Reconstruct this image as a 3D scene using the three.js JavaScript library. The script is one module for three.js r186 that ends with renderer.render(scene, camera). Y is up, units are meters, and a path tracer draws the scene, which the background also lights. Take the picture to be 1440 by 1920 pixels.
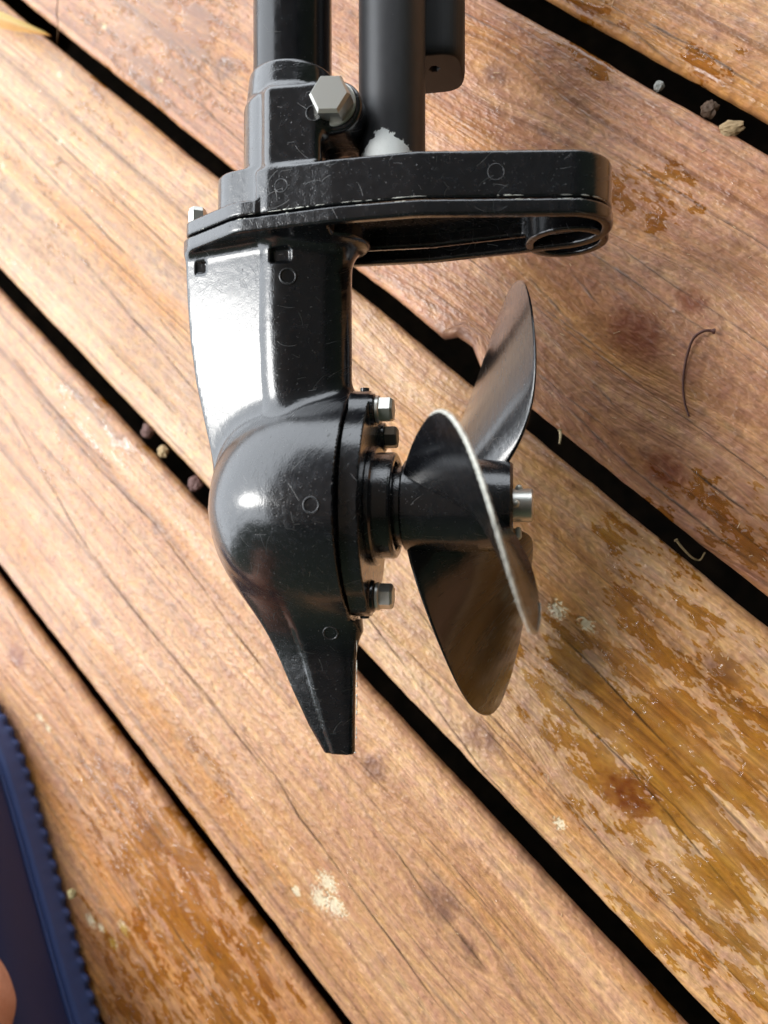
import * as THREE from 'three';
import { mergeGeometries } from 'three/addons/utils/BufferGeometryUtils.js';

// ---------------------------------------------------------------- camera
const F = 1400, HEYE = 0.334;                       // focal length in photo pixels (1440 x 1920), eye height over the deck
const scene = new THREE.Scene();
const V3 = (x, y, z) => new THREE.Vector3(x, y, z);
const back = V3(0.2725, 0.9026, 0.3333).normalize();
const right = V3(0.588, -0.4304, 0.6847).addScaledVector(back, -V3(0.588, -0.4304, 0.6847).dot(back)).normalize();
const upv = V3().crossVectors(back, right).normalize();
const EYE = V3(0, HEYE, 0);
const camera = new THREE.PerspectiveCamera(2 * Math.atan(960 / F) * 180 / Math.PI, 0.75, 0.02, 200);
camera.matrixAutoUpdate = true;
camera.position.copy(EYE);
camera.quaternion.setFromRotationMatrix(new THREE.Matrix4().makeBasis(right, upv, back));
camera.focus = 0.285; camera.userData.fStop = 7.5;
scene.add(camera);
const c2w = (r, u, b) => V3().addScaledVector(right, r).addScaledVector(upv, u).addScaledVector(back, b);

// ---------------------------------------------------------------- sky, sun, exposure
{
  const w = 256, h = 128, d = new Float32Array(w * h * 4);
  for (let y = 0; y < h; y++) for (let x = 0; x < w; x++) {
    const e = (y + 0.5) / h * Math.PI - Math.PI / 2, i = (y * w + x) * 4;
    const k = e < 0 ? 0.12 : 1.0 + 0.5 * Math.sin(e);                     // even overcast sky
    d[i] = k * 0.93; d[i + 1] = k * 0.985; d[i + 2] = k * 1.05; d[i + 3] = 1;
  }
  const sky = new THREE.DataTexture(d, w, h, THREE.RGBAFormat, THREE.FloatType);
  sky.mapping = THREE.EquirectangularReflectionMapping; sky.magFilter = THREE.LinearFilter; sky.needsUpdate = true;
  scene.background = sky; scene.environment = sky;
}
scene.backgroundIntensity = 1.0; scene.environmentIntensity = 1.0;
const SUNDIR = c2w(-0.84, 0.10, 0.44).normalize();
const sun = new THREE.DirectionalLight(new THREE.Color(1, 0.975, 0.93), 0.55);
sun.position.copy(SUNDIR).multiplyScalar(4); sun.castShadow = true; sun.shadow.radius = 38;
sun.shadow.mapSize.set(2048, 2048); sun.shadow.bias = -0.0002;
Object.assign(sun.shadow.camera, { left: -1, right: 1, top: 1, bottom: -1, near: 0.1, far: 10 });
scene.add(sun, sun.target);
const EXPOSURE = 3.15;

// ---------------------------------------------------------------- helpers
function rng(seed) { let s = seed >>> 0; return () => { s = (s + 0x6d2b79f5) >>> 0; let t = s; t = Math.imul(t ^ (t >>> 15), t | 1); t ^= t + Math.imul(t ^ (t >>> 7), t | 61); return ((t ^ (t >>> 14)) >>> 0) / 4294967296; }; }
const PERM = new Uint8Array(512), GX = new Float32Array(256), GY = new Float32Array(256);
{ const r = rng(7), p = [...Array(256).keys()]; for (let i = 255; i > 0; i--) { const j = Math.floor(r() * (i + 1)); [p[i], p[j]] = [p[j], p[i]]; } for (let i = 0; i < 512; i++) PERM[i] = p[i & 255]; for (let i = 0; i < 256; i++) { GX[i] = Math.cos(i * 2.399963); GY[i] = Math.sin(i * 2.399963); } }
function noise(x, y) {                              // gradient noise, about -0.7 .. 0.7
  const xi = Math.floor(x), yi = Math.floor(y), fx = x - xi, fy = y - yi, X = xi & 255, Y = yi & 255;
  const u = fx * fx * fx * (fx * (fx * 6 - 15) + 10), v = fy * fy * fy * (fy * (fy * 6 - 15) + 10);
  const a = PERM[PERM[X] + Y], b = PERM[PERM[X + 1] + Y], c = PERM[PERM[X] + Y + 1], d = PERM[PERM[X + 1] + Y + 1];
  const na = GX[a] * fx + GY[a] * fy, nb = GX[b] * (fx - 1) + GY[b] * fy, nc = GX[c] * fx + GY[c] * (fy - 1), nd = GX[d] * (fx - 1) + GY[d] * (fy - 1);
  return na + u * (nb - na) + v * (nc - na + u * (na - nb - nc + nd));
}
const fbm = (x, y, n) => { let s = 0, a = 1; for (let i = 0; i < n; i++) { s += a * noise(x + i * 17.3, y + i * 9.1); x *= 2.03; y *= 2.03; a *= 0.5; } return s; };
const sstep = (a, b, x) => { const t = Math.min(1, Math.max(0, (x - a) / (b - a))); return t * t * (3 - 2 * t); };
const clamp = (x, a, b) => Math.min(b, Math.max(a, x)), mix = (a, b, t) => a + (b - a) * t;
const interp = (pts, x) => { if (x <= pts[0][0]) return pts[0][1]; for (let i = 1; i < pts.length; i++) if (x <= pts[i][0]) return mix(pts[i - 1][1], pts[i][1], (x - pts[i - 1][0]) / (pts[i][0] - pts[i - 1][0])); return pts[pts.length - 1][1]; };
const deckAt = (px, py, y = 0) => { const d = c2w((px - 720) / F, -(py - 960) / F, -1); return EYE.clone().addScaledVector(d, (y - HEYE) / d.y); };
const taken = {};
const numbered = (n) => { const k = taken[n] = (taken[n] ?? -1) + 1; return k ? `${n}_${String(k).padStart(3, '0')}` : n; };
function part(name, geometry, material, parent, label) {
  const m = new THREE.Mesh(geometry, material); m.name = name; m.castShadow = m.receiveShadow = true; parent.add(m);
  if (label) m.userData.label = label;
  return m;
}
function tag(o, label, category, group) { o.userData.label = label; o.userData.category = category; if (group) o.userData.group = group; return o; }
function thing(name, label, category, group) { const g = new THREE.Group(); g.name = numbered(name); scene.add(g); return tag(g, label, category, group); }
function single(name, geometry, material, label, category, group) { const m = part(numbered(name), geometry, material, scene); return tag(m, label, category, group); }
function structure(o) { o.userData.kind = 'structure'; return o; }
function tex(w, h, data, srgb, wrap = THREE.RepeatWrapping) {
  const t = new THREE.DataTexture(data, w, h); t.wrapS = t.wrapT = wrap; t.magFilter = THREE.LinearFilter; t.minFilter = THREE.LinearMipmapLinearFilter; t.generateMipmaps = true;
  if (srgb) t.colorSpace = THREE.SRGBColorSpace; t.needsUpdate = true; return t;
}
function grid(nu, nv, fn, uvScale) {                // parametric sheet fn(i/nu, j/nv) -> [x, y, z]
  const pos = [], uv = [], idx = [];
  for (let j = 0; j <= nv; j++) for (let i = 0; i <= nu; i++) { const p = fn(i / nu, j / nv); pos.push(p[0], p[1], p[2]); uv.push(...(p.length > 3 ? [p[3], p[4]] : [i / nu, j / nv])); }
  for (let j = 0; j < nv; j++) for (let i = 0; i < nu; i++) { const a = j * (nu + 1) + i, b = a + 1, c = a + nu + 1, d = c + 1; idx.push(a, b, d, a, d, c); }
  const g = new THREE.BufferGeometry(); g.setAttribute('position', new THREE.Float32BufferAttribute(pos, 3)); g.setAttribute('uv', new THREE.Float32BufferAttribute(uv, 2)); g.setIndex(idx); g.computeVertexNormals(); return g;
}
function lathe(profile, seg = 64) {                 // profile [[x, r]...] about the X axis, creases kept by doubled points
  const pos = [], nor = [], uv = [], idx = []; let base = 0;
  for (let k = 0; k + 1 < profile.length; k++) {
    const [x0, r0] = profile[k], [x1, r1] = profile[k + 1], dx = x1 - x0, dr = r1 - r0, l = Math.hypot(dx, dr); if (l < 1e-9) continue;
    for (const [x, r] of [[x0, r0], [x1, r1]]) for (let i = 0; i <= seg; i++) { const a = i / seg * Math.PI * 2, c = Math.cos(a), s = Math.sin(a); pos.push(x, r * s, r * c); nor.push(-dr / l, dx / l * s, dx / l * c); uv.push(x + r * 0.7, a * 0.018); }
    for (let i = 0; i < seg; i++) { const a = base + i, b = a + 1, c = a + seg + 1, d = c + 1; idx.push(a, d, b, a, c, d); }
    base += 2 * (seg + 1);
  }
  const g = new THREE.BufferGeometry(); g.setAttribute('position', new THREE.Float32BufferAttribute(pos, 3)); g.setAttribute('normal', new THREE.Float32BufferAttribute(nor, 3)); g.setAttribute('uv', new THREE.Float32BufferAttribute(uv, 2)); g.setIndex(idx); return g;
}
// surface nets over a distance field (metres)
function netMesh(sdf, lo, hi, cell, uvOf) {
  const n = [0, 1, 2].map(k => Math.ceil((hi[k] - lo[k]) / cell) + 1), [nx, ny, nz] = n, f = new Float32Array(nx * ny * nz);
  let q = 0; for (let k = 0; k < nz; k++) for (let j = 0; j < ny; j++) for (let i = 0; i < nx; i++) f[q++] = sdf(lo[0] + i * cell, lo[1] + j * cell, lo[2] + k * cell);
  const at = new Int32Array(nx * ny * nz).fill(-1), pos = [], nor = [], uv = [], idx = [], off = [0, 1, nx, nx + 1, nx * ny, nx * ny + 1, nx * ny + nx, nx * ny + nx + 1];
  const E = [[0, 1], [2, 3], [4, 5], [6, 7], [0, 2], [1, 3], [4, 6], [5, 7], [0, 4], [1, 5], [2, 6], [3, 7]], e = cell * 0.25;
  const grad = (x, y, z) => { const g = [sdf(x + e, y, z) - sdf(x - e, y, z), sdf(x, y + e, z) - sdf(x, y - e, z), sdf(x, y, z + e) - sdf(x, y, z - e)].map(v => v / (2 * e)); return g; };
  for (let k = 0; k < nz - 1; k++) for (let j = 0; j < ny - 1; j++) for (let i = 0; i < nx - 1; i++) {
    const b = (k * ny + j) * nx + i; let m = 0; for (let c = 0; c < 8; c++) if (f[b + off[c]] < 0) m |= 1 << c;
    if (m === 0 || m === 255) continue;
    let x = 0, y = 0, z = 0, s = 0;
    for (const [p, r] of E) { const a = f[b + off[p]], c = f[b + off[r]]; if ((a < 0) === (c < 0)) continue; const t = a / (a - c); x += mix(p & 1, r & 1, t); y += mix(p >> 1 & 1, r >> 1 & 1, t); z += mix(p >> 2, r >> 2, t); s++; }
    x = lo[0] + (i + x / s) * cell; y = lo[1] + (j + y / s) * cell; z = lo[2] + (k + z / s) * cell;
    let g = [0, 0, 1];
    for (let it = 0; it < 2; it++) { g = grad(x, y, z); const l2 = g[0] * g[0] + g[1] * g[1] + g[2] * g[2] + 1e-9, d = clamp(sdf(x, y, z) / l2, -cell * 0.6, cell * 0.6); x -= g[0] * d; y -= g[1] * d; z -= g[2] * d; }
    const l = Math.hypot(...g) || 1;
    at[b] = pos.length / 3; pos.push(x, y, z); nor.push(g[0] / l, g[1] / l, g[2] / l); uv.push(...(uvOf ? uvOf(x, y, z) : [x + z * 0.73, y + z * 0.61]));
  }
  const quad = (a, b, c, d, flip) => { if (a < 0 || b < 0 || c < 0 || d < 0) return; flip ? idx.push(a, c, b, a, d, c) : idx.push(a, b, c, a, c, d); };
  for (let k = 1; k < nz - 1; k++) for (let j = 1; j < ny - 1; j++) for (let i = 1; i < nx - 1; i++) {
    const b = (k * ny + j) * nx + i, in0 = f[b] < 0, sx = 1, sy = nx, sz = nx * ny;
    if (in0 !== (f[b + sx] < 0)) quad(at[b - sy - sz], at[b - sz], at[b], at[b - sy], !in0);
    if (in0 !== (f[b + sy] < 0)) quad(at[b - sx - sz], at[b - sx], at[b], at[b - sz], !in0);
    if (in0 !== (f[b + sz] < 0)) quad(at[b - sx - sy], at[b - sy], at[b], at[b - sx], !in0);
  }
  const g = new THREE.BufferGeometry(); g.setAttribute('position', new THREE.Float32BufferAttribute(pos, 3)); g.setAttribute('normal', new THREE.Float32BufferAttribute(nor, 3)); g.setAttribute('uv', new THREE.Float32BufferAttribute(uv, 2)); g.setIndex(idx); return g;
}
const smin = (a, b, k) => { const h = Math.max(k - Math.abs(a - b), 0) / k; return Math.min(a, b) - h * h * k * 0.25; };
const smax = (a, b, k) => -smin(-a, -b, k);
function cap2(px, pz, ax, ar, bx, br) {             // 2-D tapered capsule between (ax,0) radius ar and (bx,0) radius br
  let x = px - ax; const z = Math.abs(pz), L = bx - ax; const b = (ar - br) / L;
  if (Math.abs(b) >= 1) return ar > br ? Math.hypot(x, z) - ar : Math.hypot(x - L, z) - br;
  const a = Math.sqrt(1 - b * b), k = -b * z + a * x;                        // along the slanted side
  if (k < 0) return Math.hypot(x, z) - ar;
  if (k > a * L) return Math.hypot(x - L, z) - br;
  return x * b + z * a - ar;
}
const rbox = (x, y, z, hx, hy, hz, r) => { const a = Math.abs(x) - hx + r, b = Math.abs(y) - hy + r, c = Math.abs(z) - hz + r; return Math.hypot(Math.max(a, 0), Math.max(b, 0), Math.max(c, 0)) + Math.min(Math.max(a, b, c), 0) - r; };
const rcyl = (d2, y, h, r) => { const a = d2 + r, b = Math.abs(y) - h + r; return Math.hypot(Math.max(a, 0), Math.max(b, 0)) + Math.min(Math.max(a, b), 0) - r; };

// ---------------------------------------------------------------- the deck
const PITCH = 0.146, GAPX = k => 0.1241 - PITCH * k, GAPW = { 0: 0.0105, 1: 0.0090, 2: 0.0116, 3: 0.0078 }, gapW = k => GAPW[k] ?? 0.008;
const THICK = 0.036, Z0 = -0.63, Z1 = 0.21, TW = 640, TL = 2048;
// wet patches: photo pixel, size along and across the boards (m), how much of the patch is wet
const WET = [
  [300, 60, 0.070, 0.036, 0.60], [330, 20, 0.045, 0.03, 0.7], [190, 175, 0.018, 0.014, 0.3], [205, 20, 0.02, 0.02, 0.45],
  [190, 190, 0.03, 0.02, 0.32], [70, 400, 0.06, 0.04, 0.16], [150, 330, 0.05, 0.035, 0.12],
  [1205, 1390, 0.060, 0.036, 0.66], [1310, 1330, 0.05, 0.03, 0.5], [1370, 1480, 0.05, 0.034, 0.52], [1250, 1530, 0.045, 0.028, 0.46], [1380, 1620, 0.05, 0.03, 0.52], [1150, 1320, 0.02, 0.02, 0.5], [1420, 1420, 0.04, 0.03, 0.5],
  [1215, 1050, 0.024, 0.014, 0.5], [1190, 1170, 0.022, 0.014, 0.42], [1310, 1190, 0.02, 0.012, 0.4], [1340, 960, 0.028, 0.014, 0.42], [1260, 965, 0.014, 0.012, 0.42], [1400, 1010, 0.02, 0.02, 0.4],
  [1225, 355, 0.022, 0.012, 0.5], [1180, 385, 0.02, 0.008, 0.45], [1110, 112, 0.016, 0.008, 0.5], [1365, 130, 0.022, 0.008, 0.45], [1130, 25, 0.02, 0.008, 0.3],
  [220, 1500, 0.045, 0.035, 0.50], [300, 1610, 0.06, 0.04, 0.56], [400, 1800, 0.06, 0.045, 0.52], [340, 1700, 0.05, 0.035, 0.6], [250, 1850, 0.05, 0.04, 0.4],
  [140, 770, 0.03, 0.02, 0.4], [220, 830, 0.03, 0.02, 0.35], [110, 880, 0.02, 0.014, 0.3], [390, 1440, 0.03, 0.016, 0.35], [1330, 1780, 0.05, 0.035, 0.4], [1180, 1700, 0.03, 0.02, 0.3],
].map(([px, py, la, wa, s]) => { const p = deckAt(px, py); return { x: p.x, z: p.z, la, wa, s }; });
function wetness(x, z) {                            // > 0 where the boards are wet
  let m = 0;
  for (const w of WET) { const dz = (z - w.z) / w.la, dx = (x - w.x) / w.wa, q = dz * dz + dx * dx; if (q < 1.7) m = Math.max(m, w.s * (1 - q / 1.7) + 0.12 * w.s); }
  if (m === 0) return -1;
  const n = 0.56 + 0.8 * (noise(x * 125 + 5, z * 40) + 0.62 * noise(x * 290, z * 110 + 8) + 0.45 * noise(x * 640 + 3, z * 260) + 0.25 * noise(x * 1400, z * 640));
  return m * 1.15 - n * 0.92;
}
// knots: photo pixel, radius (m), colour mix
const KNOTS = [[1195, 625, 0.011, 0], [825, 1690, 0.009, 1], [1180, 1490, 0.010, 0], [905, 1385, 0.008, 1], [838, 640, 0.011, 1], [1298, 563, 0.0055, 0], [293, 992, 0.0038, 1], [178, 1168, 0.004, 1], [880, 1775, 0.004, 1], [1250, 880, 0.008, 0], [700, 1440, 0.006, 1], [930, 140, 0.006, 1], [560, 1010, 0.006, 0], [30, 1230, 0.008, 0], [1350, 1250, 0.007, 1], [420, 130, 0.007, 1]].map(([px, py, r, k]) => { const p = deckAt(px, py); return { x: p.x, z: p.z, r, k }; });
// dark checks and latewood lines that can be followed in the photograph
const CHECKS = [
  [[755, 1100], [840, 1225], [908, 1330], [1010, 1438], [1097, 1544], [1200, 1660]], [[1020, 1160], [1130, 1270], [1250, 1400], [1440, 1600]], [[660, 1120], [790, 1290], [900, 1440], [1080, 1640]],
  [[490, 1410], [560, 1530], [650, 1650], [700, 1720], [850, 1920]], [[0, 745], [141, 992], [239, 1133], [384, 1300], [500, 1450]], [[43, 719], [184, 877], [290, 984], [418, 1155], [520, 1290]], [[0, 640], [120, 790], [230, 900]],
  [[195, 490], [300, 600], [360, 672]], [[115, 440], [270, 620], [380, 750]], [[40, 200], [200, 350], [330, 480]], [[0, 235], [130, 370], [260, 500]], [[300, 130], [380, 200], [470, 285]], [[350, 120], [420, 180], [480, 240]],
  [[845, 540], [900, 575]], [[960, 490], [1030, 560], [1080, 620]], [[1060, 500], [1110, 560], [1150, 600]], [[1080, 680], [1180, 790]], [[1040, 740], [1150, 850], [1250, 930], [1440, 1080]], [[1260, 850], [1350, 920], [1440, 990]],
  [[860, 1100], [960, 1190], [1040, 1265]], [[1010, 1260], [1100, 1360], [1190, 1450], [1310, 1600], [1440, 1750]], [[700, 1540], [800, 1680], [930, 1840]],
  [[0, 1120], [60, 1220], [150, 1330]], [[300, 1700], [400, 1850]], [[1100, 20], [1200, 70], [1300, 140]], [[1180, 20], [1300, 90], [1440, 170]], [[1230, 200], [1330, 270]],
].map(l => l.map(([px, py]) => { const p = deckAt(px, py); return [p.z, p.x]; }).sort((a, b) => a[0] - b[0]));
// pale bird lime and sawdust crusts
const CRUST = [[170, 1725, 0.006], [190, 1740, 0.004], [232, 1740, 0.006], [212, 1768, 0.005], [600, 1685, 0.008], [630, 1700, 0.008], [615, 1655, 0.008], [555, 1670, 0.004], [1045, 1145, 0.006], [1100, 1170, 0.005], [1050, 1545, 0.004], [75, 1345, 0.004], [90, 1365, 0.004], [112, 265, 0.004], [195, 50, 0.004], [110, 140, 0.0035], [5, 310, 0.004], [300, 150, 0.003]].map(([px, py, r]) => { const p = deckAt(px, py); return { x: p.x, z: p.z, r }; });

function plankTextures(k, seed) {                   // board between gap k-1 (high x) and gap k
  const xa = GAPX(k) + gapW(k) / 2, xb = GAPX(k - 1) - gapW(k - 1) / 2, W = xb - xa, col = new Uint8Array(TW * TL * 4), aux = new Uint8Array(TW * TL * 4), R = rng(seed * 91 + 5);
  const kn = KNOTS.filter(q => q.x > xa - 0.01 && q.x < xb + 0.01), ck = CHECKS.filter(l => { const m = l[Math.floor(l.length / 2)][1]; return m > xa && m < xb; }), cr = CRUST.filter(q => q.x > xa - 0.01 && q.x < xb + 0.01);
  const extra = []; for (let i = 0; i < 10; i++) { const x = xa + W * (0.04 + 0.92 * R()), z = mix(Z0, Z1, R()); extra.push([[z - 0.12 - 0.25 * R(), x + 0.004 * (R() - 0.5)], [z + 0.12 + 0.25 * R(), x + 0.004 * (R() - 0.5)]]); }
  const lines = [...ck.map(l => ({ l, s: 0.9, t: 0.00042 })), ...extra.map(l => ({ l, s: 0.5, t: 0.0003 }))];
  const PAL = [[[0.80, 0.62, 0.46], [0.655, 0.455, 0.31]], [[0.785, 0.595, 0.455], [0.635, 0.425, 0.30]], [[0.83, 0.675, 0.525], [0.69, 0.515, 0.365]], [[0.83, 0.65, 0.49], [0.695, 0.50, 0.345]], [[0.81, 0.61, 0.43], [0.69, 0.465, 0.295]]][k];
  const so = seed * 37.7, tint = R() - 0.5, tint2 = R() - 0.5;
  const rowLine = new Float32Array(lines.length * 2);
  for (let j = 0; j < TL; j++) {
    const z = mix(Z0, Z1, (j + 0.5) / TL);
    lines.forEach((q, i) => {
      const zl = q.l[0][0], zh = q.l[q.l.length - 1][0];
      if (z < zl || z > zh) { rowLine[i * 2 + 1] = 0; return; }
      rowLine[i * 2] = interp(q.l, z) + 0.0009 * noise(z * 38 + i * 3.7, so) + 0.0003 * noise(z * 190, i * 5.1);
      rowLine[i * 2 + 1] = q.s * sstep(0, 0.02, z - zl) * sstep(0, 0.02, zh - z) * clamp(0.62 + 0.9 * noise(z * 26, so + i * 7.7) + 0.5 * noise(z * 130, i), 0, 1);
    });
    for (let i = 0; i < TW; i++) {
      const x = xa + W * (i + 0.5) / TW, o = (j * TW + i) * 4;
      // grain runs along z, bent round the knots and slowly wandering
      let g = x + 0.0042 * noise(z * 1.6 + so, x * 7) + 0.0009 * noise(z * 7 + so, x * 30), kr = 0, kred = 0;
      for (const q of kn) { const dz = (z - q.z) * 0.42, dx = x - q.x, d2 = dz * dz + dx * dx, r2 = q.r * q.r, near = Math.exp(-d2 / (r2 * 5)); g += 0.9 * dx * near * -1; const d = Math.hypot((z - q.z) * 0.72, dx) / q.r; if (d < 1.5) { const v = sstep(1.25 + 0.5 * noise(x * 600, z * 600), 0.35, d); if (v > kr) { kr = v; kred = q.k ? 0 : 1; } } }
      const band = noise(g * 46 + so, z * 0.5), band2 = noise(g * 190 + so, z * 0.9), band3 = noise(g * 430 + 3, z * 1.6 + so), fib = noise(g * 760 + so, z * 3.2), fib2 = noise(g * 1700, z * 11 + so), pore = noise(g * 900 + 4, z * 70);
      const blot = fbm(x * 16 + so, z * 7, 3), blot2 = fbm(x * 60 + 7, z * 26 + so, 3), mott = noise(x * 230 + so, z * 120) + 0.8 * noise(x * 520, z * 300 + so), peel = noise(x * 360 + 20, z * 150 + so) + 0.8 * noise(x * 900, z * 420), spk = noise(x * 1700, z * 1050 + so);
      // colours in 0..1 sRGB
      let t = clamp(0.5 + 0.85 * band + 0.55 * band2 + 0.35 * blot + 0.3 * band3, 0, 1);
      let r = mix(PAL[0][0], PAL[1][0], t), gg = mix(PAL[0][1], PAL[1][1], t), b = mix(PAL[0][2], PAL[1][2], t);
      const pink = clamp(0.1 + 1.3 * noise(g * 95 + 60 + so, z * 1.5) + 0.8 * blot2 + 0.4 * tint, 0, 1) * 0.55; r = mix(r, 0.735, pink); gg = mix(gg, 0.535, pink); b = mix(b, 0.42, pink);
      const oran = clamp(-0.02 + 1.5 * noise(g * 55 + 90 + so, z * 1.1) + 0.7 * blot + 0.3 * tint2, 0, 1) * 0.75; r = mix(r, 0.745, oran); gg = mix(gg, 0.495, oran); b = mix(b, 0.235, oran);
      const gray = sstep(0.22, 0.6, noise(g * 120 + so, z * 14) + 0.6 * noise(x * 330 + so, z * 140)) * 0.34; r = mix(r, 0.54, gray); gg = mix(gg, 0.425, gray); b = mix(b, 0.35, gray);
      const f = 1 + 0.12 * fib + 0.11 * fib2 + 0.07 * mott + 0.09 * peel + 0.06 * band3; r *= f; gg *= f * (1 + 0.03 * mott); b *= f * (1 - 0.06 * mott);
      const late = sstep(0.26, 0.5, band2 + 0.35 * fib) * 0.17 + sstep(0.30, 0.46, band3 + 0.3 * fib2) * 0.11; r *= 1 - late; gg *= 1 - late * 1.08; b *= 1 - late * 1.1;
      // pale raised fibres and dark flecks
      const fl = sstep(0.38, 0.62, peel * 0.5 + spk * 0.45 + 0.25 * blot2 + 0.15 * fib2) * 0.42; r = mix(r, 0.93, fl); gg = mix(gg, 0.81, fl); b = mix(b, 0.67, fl);
      const ds = sstep(0.42, 0.58, noise(x * 520 + 70, z * 210 + so) + 0.4 * blot2 + 0.2 * fib2) * 0.3; r = mix(r, 0.42, ds); gg = mix(gg, 0.29, ds); b = mix(b, 0.21, ds);
      if (kr > 0) { const kk = kr * (0.55 + 0.5 * noise(x * 260, z * 260)); r = mix(r, kred ? 0.46 : 0.47, kk); gg = mix(gg, kred ? 0.22 : 0.33, kk); b = mix(b, kred ? 0.13 : 0.27, kk); }
      let h = 0.5 + 0.10 * fib + 0.10 * fib2 + 0.14 * peel + 0.06 * spk + 0.05 * band3 + 0.06 * pore + 0.11 * mott, rough = 0.40 + 0.16 * peel + 0.14 * blot2;
      let ln = 0; for (let q = 0; q < lines.length; q++) { const s = rowLine[q * 2 + 1]; if (s > 0) { const d = Math.abs(x - rowLine[q * 2]) / lines[q].t; if (d < 4) { const v = s * Math.exp(-d * d * 0.9); if (v > ln) ln = v; } } }
      if (ln > 0) { const m = ln * 0.86; r = mix(r, 0.20, m); gg = mix(gg, 0.145, m); b = mix(b, 0.10, m); h -= 0.42 * ln; rough += 0.2 * ln; }
      for (const q of cr) { const d = Math.hypot((x - q.x) * 1.4, z - q.z) / q.r; if (d < 1.2) { const v = sstep(0.25, 0.75, 1.15 - d + 0.9 * (noise(x * 700, z * 700) + 0.6 * noise(x * 1500, z * 1500))) * 0.75; r = mix(r, 0.93, v); gg = mix(gg, 0.90, v); b = mix(b, 0.78, v); h += 0.2 * v; rough = mix(rough, 0.8, v); } }
      const w = wetness(x, z), wet = sstep(0, 0.03, w), damp = sstep(-0.2, 0.0, w) * 0.15;
      if (wet > 0 || damp > 0) { const m = Math.max(wet * clamp(0.9 + 0.6 * blot2 + 0.3 * band2, 0.55, 1), damp); r *= mix(1, 0.80, m); gg *= mix(1, 0.685, m); b *= mix(1, 0.36, m); rough = mix(rough, 0.2, wet); h = mix(h, 0.5, 0.7 * wet); }
      col[o] = clamp(r, 0, 1) * 255; col[o + 1] = clamp(gg, 0, 1) * 255; col[o + 2] = clamp(b, 0, 1) * 255; col[o + 3] = 255;
      aux[o] = clamp(h, 0, 1) * 255; aux[o + 1] = clamp(rough, 0.1, 1) * 255; aux[o + 2] = 0; aux[o + 3] = 255;
    }
  }
  return { map: tex(TW, TL, col, true, THREE.MirroredRepeatWrapping), aux: tex(TW, TL, aux, false, THREE.MirroredRepeatWrapping) };
}
const deck = structure(new THREE.Group()); deck.name = 'deck'; scene.add(deck);
const woodMats = {};
for (const k of [0, 1, 2, 3, 4]) { const t = plankTextures(k, k + 3); woodMats[k] = new THREE.MeshPhysicalMaterial({ map: t.map, bumpMap: t.aux, bumpScale: 0.0016, roughnessMap: t.aux, roughness: 1, specularIntensity: 0.9 }); }
for (let k = -4; k <= 9; k++) {
  const xa = GAPX(k) + gapW(k) / 2, xb = GAPX(k - 1) - gapW(k - 1) / 2, W = xb - xa, za = -1.5, zb = 1.2, N = k >= 0 && k <= 5 ? 540 : 60, R = 0.0042;
  // cross-section from the bottom left over the rounded top to the bottom right
  const GR = 0.020, prof = [[GR, -THICK], [GR, -0.0075], [0.0005, -0.0066], [0, -0.0058]];   // rebated edges, as for hidden clips
  for (let i = 0; i <= 6; i++) { const a = i / 6 * Math.PI / 2; prof.push([R - R * Math.cos(a), -R + R * Math.sin(a)]); }
  for (let i = 1; i <= 11; i++) prof.push([R + (W - 2 * R) * i / 12, 0]);
  for (let i = 0; i <= 6; i++) { const a = i / 6 * Math.PI / 2; prof.push([W - R + R * Math.sin(a), -R + R * Math.cos(a)]); }
  prof.push([W, -0.0058], [W - 0.0005, -0.0066], [W - GR, -0.0075], [W - GR, -THICK], [GR, -THICK]);
  const notch = deckAt(858, 655), M = prof.length - 1;
  const g = grid(M, N, (u, v) => {
    const i = Math.round(u * M), z = mix(za, zb, v), [bx, by] = prof[i]; let x = xa + bx, y = by;
    const side = bx < GR + 1e-6 && (by < 0 || bx < R + 1e-6) ? 1 : bx > W - GR - 1e-6 && (by < 0 || bx > W - R - 1e-6) ? -1 : 0;
    if (side) { x += 0.0009 * noise(z * 24 + k * 9, side * 5) + 0.00045 * noise(z * 120 + k, side * 9); if (by > -0.006) y += 0.0005 * noise(z * 70, k * 3 + side) - 0.0002; }
    else y += 0.0003 * noise(z * 9 + k * 4, bx * 60);
    if (k === 1 && side === 1) { const d = (z - notch.z) / 0.010; if (Math.abs(d) < 1) x += 0.0075 * Math.sqrt(1 - d * d) * (0.75 + 0.4 * noise(z * 700, 1)); }
    // uv in board widths across and texture lengths along; the sides continue the face
    const fold = by < -R - 1e-6 ? (side >= 0 && bx < W / 2 ? -(-by - R) : (-by - R)) : 0;
    return [x, y, z, (bx + fold) / W, (z - Z0) / (Z1 - Z0)];
  });
  part('plank', g, woodMats[((k % 5) + 5) % 5], deck);
}
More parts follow.
